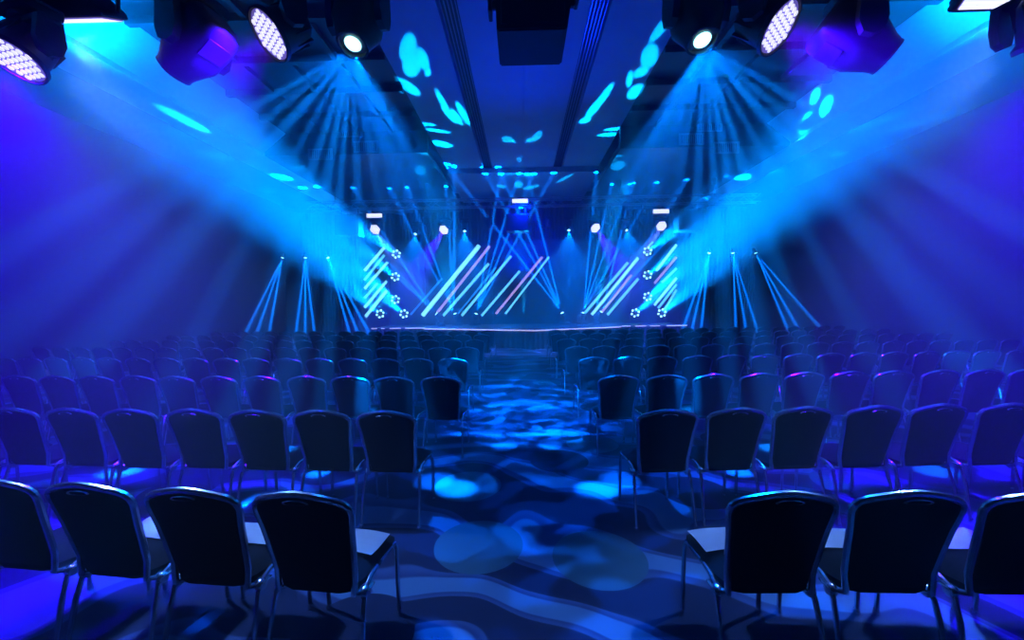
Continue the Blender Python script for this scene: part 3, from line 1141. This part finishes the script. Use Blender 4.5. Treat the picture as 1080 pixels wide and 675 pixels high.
# ------------------------------------------------------------------ lamps on stands at the sides
SB = []
for (px, py, ends, w_) in ((298, 272, ((262, 345), (273, 345), (285, 345)), 'outer left'), (322, 272, ((313, 345), (322, 345), (331, 345)), 'middle left'), (346, 272, ((367, 345), (375, 345), (386, 345)), 'inner left'),
                           (748, 267, ((722, 342), (731, 342), (740, 342)), 'inner right'), (773, 267, ((776, 342), (786, 342), (797, 342)), 'middle right'), (797, 267, ((830, 345), (842, 347), (866, 347)), 'outer right')):
    p = at(px, py, 16.4)
    t = thing('light_stand', 'slim black light stand with one downward beam lamp, ' + w_, 'light stand', (p.x, 16.55, 0), group='light stands beside the stage')
    bm = bmesh.new()
    tube(bm, [(0, 0, .05), (0, 0, p.z + .05)], .022, 8)
    obj('pole', bm, fixture_black, t, smooth=True)
    for q in range(3):
        an = 2 * PI * q / 3 + .5
        bm = bmesh.new()
        tube(bm, [(0, 0, .75), (.45 * math.cos(an), .45 * math.sin(an), .012)], .012, 6)
        obj('leg', bm, fixture_black, t)
    bm = bmesh.new()
    q2 = at(ends[1][0], ends[1][1], 15.6)
    ax = (q2 - p).normalized()
    M = Matrix.Translation(-Vector((p.x, 16.55, 0))) @ head_matrix(p, ax)
    lathe(bm, [(.02, .24), (.06, .23), (.075, .15), (.075, .0), (.065, .0), (.06, .012), (0, .014)], 14, M, caps=False)
    obj('lamp_body', bm, fixture_black, t, smooth=True)
    bm = bmesh.new()
    lathe(bm, [(0, -.012), (.04, -.008), (.06, .004)], 14, M, caps=False)
    obj('lens', bm, lens_cyan, t)
    SB.append((p + ax * .04, ends))
HAZE = 0.031
# ------------------------------------------------------------------ the light of the rig, and a few added fill lamps
def streak_gobo(scale, lo, hi, base, stretch=(1, 2.2, 1), seed=0.0, dist=1.2):
    """A break-up plate: sweeping irregular patches."""
    def build(nt, uv):
        mp = nt.nodes.new('ShaderNodeMapping')
        mp.inputs['Scale'].default_value = stretch
        mp.inputs['Location'].default_value = (seed, seed * .7, seed)
        nt.links.new(uv, mp.inputs['Vector'])
        n = nt.nodes.new('ShaderNodeTexNoise')
        n.inputs['Scale'].default_value = scale
        n.inputs['Detail'].default_value = 1.0
        n.inputs['Distortion'].default_value = dist
        nt.links.new(mp.outputs[0], n.inputs['Vector'])
        s = g_step(nt, n.outputs['Fac'], lo, hi)
        return g_math(nt, 'ADD', g_math(nt, 'MULTIPLY', s, 1.0), base)
    return build


def fan(o, ends, dist, col, w, ang):
    for (px, py) in ends:
        spot('thin_beam', o, at(px, py, dist), col, w, ang, blend=0.6, radius=0.01)


DEEP = (0, .02, 1)
# profile heads over the aisle: a wide fan of rays, and a break-up pattern thrown down the aisle
for (res, s) in ((PD, -1), (PE, 1)):
    l = spot('profile_beam', res[1], res[1] + Vector((s * .95, .40, -2.0)), (0, .15, 1), 1100, 118, .4, .02)
    gobo(l, streak_gobo(3.0, .54, .59, .015, (2.8, 1.1, 1), 3.1 * s, .5))
    l = spot('profile_break_up', res[1], Vector((XC + s * .1, 6.6, 0)), (0, .18, 1), 15000, 36, .5, .015)
    gobo(l, streak_gobo(15, .52, .545, .01, (.7, 1.5, 1), 2.3 * s, 1.8))
    # the rays of the fan that stand out
    rays = ((282, 104), (284, 124), (286, 150), (300, 182), (318, 212), (338, 225), (357, 222), (378, 214), (400, 206), (424, 192), (440, 178))
    for k, (ex, ey) in enumerate(rays):
        if s > 0:
            ex, ey = 1113 - ex, ey - 4
        spot('fan_ray', res[1], at(ex, ey, 3.05 + .35 * ((k * 7) % 5) / 4), (0, .2, 1), (32000 if k % 2 else 46000) * (.35 if k > 7 else 1), 5.0 + (k % 3), .9, .012)
# violet washes
for res, ax, w_, ang in ((WA, (-.40, .25, -.80), 3300, 115), (WC, (-.60, -.12, -.72), 2100, 84), (WF, (.60, -.12, -.72), 2100, 84), (WI, (.40, .25, -.80), 3300, 115)):
    spot('wash_beam', res[1], res[1] + Vector(ax), PURPLE, w_, ang, .8, .08)
# the white led panels overhead
for px, py in ((82, 24), (1050, 6)):
    o = at(px, py, FG - .05) + Vector((0, 0, -.05))
    spot('panel_light', o, Vector((-1.5 if px < 540 else 1.75, 2.0, .5)), (.13, .32, 1), 1100, 40, .7, .1)
# far truss
for (res, ax) in TF:
    l = spot('truss_fan', res[1], res[1] + Vector((ax[0], .12, -1)), CYAN, 40000, 75, .4, .02)
    gobo(l, dots_gobo(5, 0.12, 0.3, 0.12, 1.0))
for (res, ax), col, ax2, w_, ang in zip(TW, (PURPLE, PURPLE, (.06, .16, 1), (.06, .16, 1)), ((-.45, -.3, -.85), (.45, -.3, -.85), (.6, -.35, -.75), (-.6, -.35, -.75)), (18000, 18000, 14000, 14000), (36, 36, 24, 24)):
    spot('truss_wash', res[1], res[1] + Vector(ax2), col, w_, ang, .7, .05)
# clusters
for s, o, tgt in CLUST:
    spot('cluster_beam', o, tgt, (0, .21, 1), 100000, 16, .9, .08)
for o, ends in FB:
    fan(o, ends, 18.4, CYAN, 1600000, 2.0)
for o, ends in SB:
    fan(o, ends, 15.4, CYAN, 700000, 2.6)
# break-up plates of stage lamps thrown up on the ceiling: each plate has its own cut-out shapes
def on_plane(px, py, z):
    d = dirpx(px, py)
    return CAM + d * ((z - CAM.z) / d.z)


def shapes_gobo(o, shapes, z):
    inv = o.matrix_world.inverted()

    def uv_of(px, py):
        v = inv @ on_plane(px, py, z)
        return Vector((v.x / v.z, v.y / v.z))

    def build(nt, uv):
        tot = None
        for (px, py, a, b2, rot) in shapes:
            c = uv_of(px, py)
            r = math.radians(rot)
            e1 = uv_of(px + a * math.cos(r), py + a * math.sin(r)) - c
            e2 = uv_of(px - b2 * math.sin(r), py + b2 * math.cos(r)) - c
            det = e1.x * e2.y - e1.y * e2.x
            sub = nt.nodes.new('ShaderNodeVectorMath'); sub.operation = 'SUBTRACT'
            nt.links.new(uv, sub.inputs[0]); sub.inputs[1].default_value = (c.x, c.y, 0)
            d1 = nt.nodes.new('ShaderNodeVectorMath'); d1.operation = 'DOT_PRODUCT'
            nt.links.new(sub.outputs[0], d1.inputs[0]); d1.inputs[1].default_value = (e2.y / det, -e2.x / det, 0)
            d2 = nt.nodes.new('ShaderNodeVectorMath'); d2.operation = 'DOT_PRODUCT'
            nt.links.new(sub.outputs[0], d2.inputs[0]); d2.inputs[1].default_value = (-e1.y / det, e1.x / det, 0)
            q = g_math(nt, 'ADD', g_math(nt, 'MULTIPLY', d1.outputs['Value'], d1.outputs['Value']), g_math(nt, 'MULTIPLY', d2.outputs['Value'], d2.outputs['Value']))
            s_ = g_step(nt, q, 1.15, .6)
            tot = s_ if tot is None else g_math(nt, 'MAXIMUM', tot, s_)
        return tot
    gobo(o, build)


def throw(src, shapes, z, col, watts):
    pts = [on_plane(px, py, z) for (px, py, a, b2, r) in shapes]
    mid = Vector((0, 0, 0))
    for q in pts:
        mid += (q - src).normalized()
    mid = src + mid
    ax = (mid - src).normalized()
    half = max(math.degrees(ax.angle((q - src).normalized())) for q in pts)
    l = spot('ceiling_break_up', src, mid, col, watts, min(150, 2 * half + 14), .15, .02)
    shapes_gobo(l, shapes, z)


AQUA = (0, .36, 1.0)
throw(Vector((XC - 3.4, 18.7, 1.4)), [(430, 52, 9, 15, 10), (434, 70, 10, 12, 0), (446, 63, 6, 12, -20), (451, 76, 4, 5, 0), (431, 92, 15, 5, 35), (469, 112, 16, 3, 62), (474, 121, 12, 3, 50), (482, 124, 10, 3, 55), (489, 121, 13, 3.5, 60), (448, 131, 12, 1.8, 5), (462, 138, 14, 1.8, 8), (438, 156, 7, 6, 30), (466, 152, 12, 3, 12)], ZC, AQUA, 26000)
throw(Vector((XC + 3.4, 18.7, 1.4)), [(697, 30, 24, 5, -52), (676, 76, 10, 5, -35), (685, 60, 9, 13, 20), (670, 97, 12, 6, -40), (664, 84, 3.5, 9, 10), (636, 103, 20, 3.5, -55), (626, 115, 16, 4, -50), (617, 127, 7, 3, -20), (650, 136, 14, 1.8, -6), (642, 142, 13, 1.8, -5), (655, 150, 11, 6, -25), (664, 186, 4, 7, -10)], ZC, AQUA, 26000)
throw(Vector((XC, 19.2, 1.2)), [(538, 151, 9, 5, 40), (537, 161, 7, 4, 30), (547, 158, 3.5, 6, 0), (548, 167, 4, 4, 0), (558, 151, 5, 5, -40), (556, 160, 4, 4, -30), (566, 144, 8, 3.5, -45)], ZC, AQUA, 9000)
throw(Vector((XC, 18.6, 1.2)), [(537, 178, 7, 1.1, 3), (548, 177, 6, 1.1, -4), (557, 180, 6, 1.1, 3), (528, 192, 6, 2, 8), (547, 190, 5, 4, 0), (560, 193, 10, 2, -12), (597, 183, 12, 1.5, -28)], ZC, AQUA, 5000)
throw(Vector((XC - 6.6, 19.2, 1.3)), [(196, 127, 30, 4, 27), (150, 133, 34, 2.5, 16), (190, 145, 20, 3.5, 18), (230, 167, 22, 2.2, 14), (298, 187, 12, 2.5, 12), (284, 203, 8, 1.5, 10)], ZS, AQUA, 50000)
throw(Vector((XC + 6.6, 19.2, 1.3)), [(920, 133, 42, 3, -19), (965, 132, 52, 3, -15), (881, 165, 12, 2.2, -6), (783, 187, 10, 3, -8), (818, 183, 10, 2, -10)], ZS, AQUA, 50000)
throw(Vector((XC + 6.6, 19.2, 1.3)), [(852, 130, 11, 5, -16), (868, 116, 10, 4, -20), (846, 121, 7, 3, -20)], 7.27, AQUA, 50000)
throw(Vector((XC - 6.6, 19.2, 1.3)), [(310, 168, 9, 3, 10)], 7.27, AQUA, 40000)
spot('backdrop_fill', (XC, 16.7, 6.0), (XC, 21.0, 2.2), (0, .012, 1), 5000, 115, .9, .2)  # added fill lamp that brightens the backdrop, with no fixture of its own
# unseen fill lamps added behind the camera for a dim blue ambient
for x in (-5, 5):
    spot('rear_fill', (x, -2.0, 6.4), (x * 1.1, 10, 0), DEEP, 100, 100, 0.8, 0.2)
# added fill lamp in mid-air, standing in for blue bounced onto the ceiling
spot('ceiling_fill', (XC, 15.0, 3.0), (XC, 4, 7.7), DEEP, 1400, 90, .9, .2)

S.view_settings.view_transform = 'Standard'
S.view_settings.look = 'None'
S.view_settings.exposure = 0
S.view_settings.gamma = 1
S.view_settings.use_curve_mapping = False
w = bpy.data.worlds.new('world')
S.world = w
w.use_nodes = True
w.node_tree.nodes['Background'].inputs[0].default_value = (0, 0, 0, 1)
w.node_tree.nodes['Background'].inputs[1].default_value = 0.0
# thin stage haze fills the whole place
hz = w.node_tree.nodes.new('ShaderNodeVolumeScatter')
hz.inputs['Density'].default_value = HAZE
hz.inputs['Anisotropy'].default_value = 0.3
w.node_tree.links.new(hz.outputs[0], w.node_tree.nodes['World Output'].inputs['Volume'])
cy = S.cycles
cy.max_bounces = 6
cy.diffuse_bounces = 3
cy.glossy_bounces = 3
cy.volume_bounces = 0
cy.sample_clamp_indirect = 4
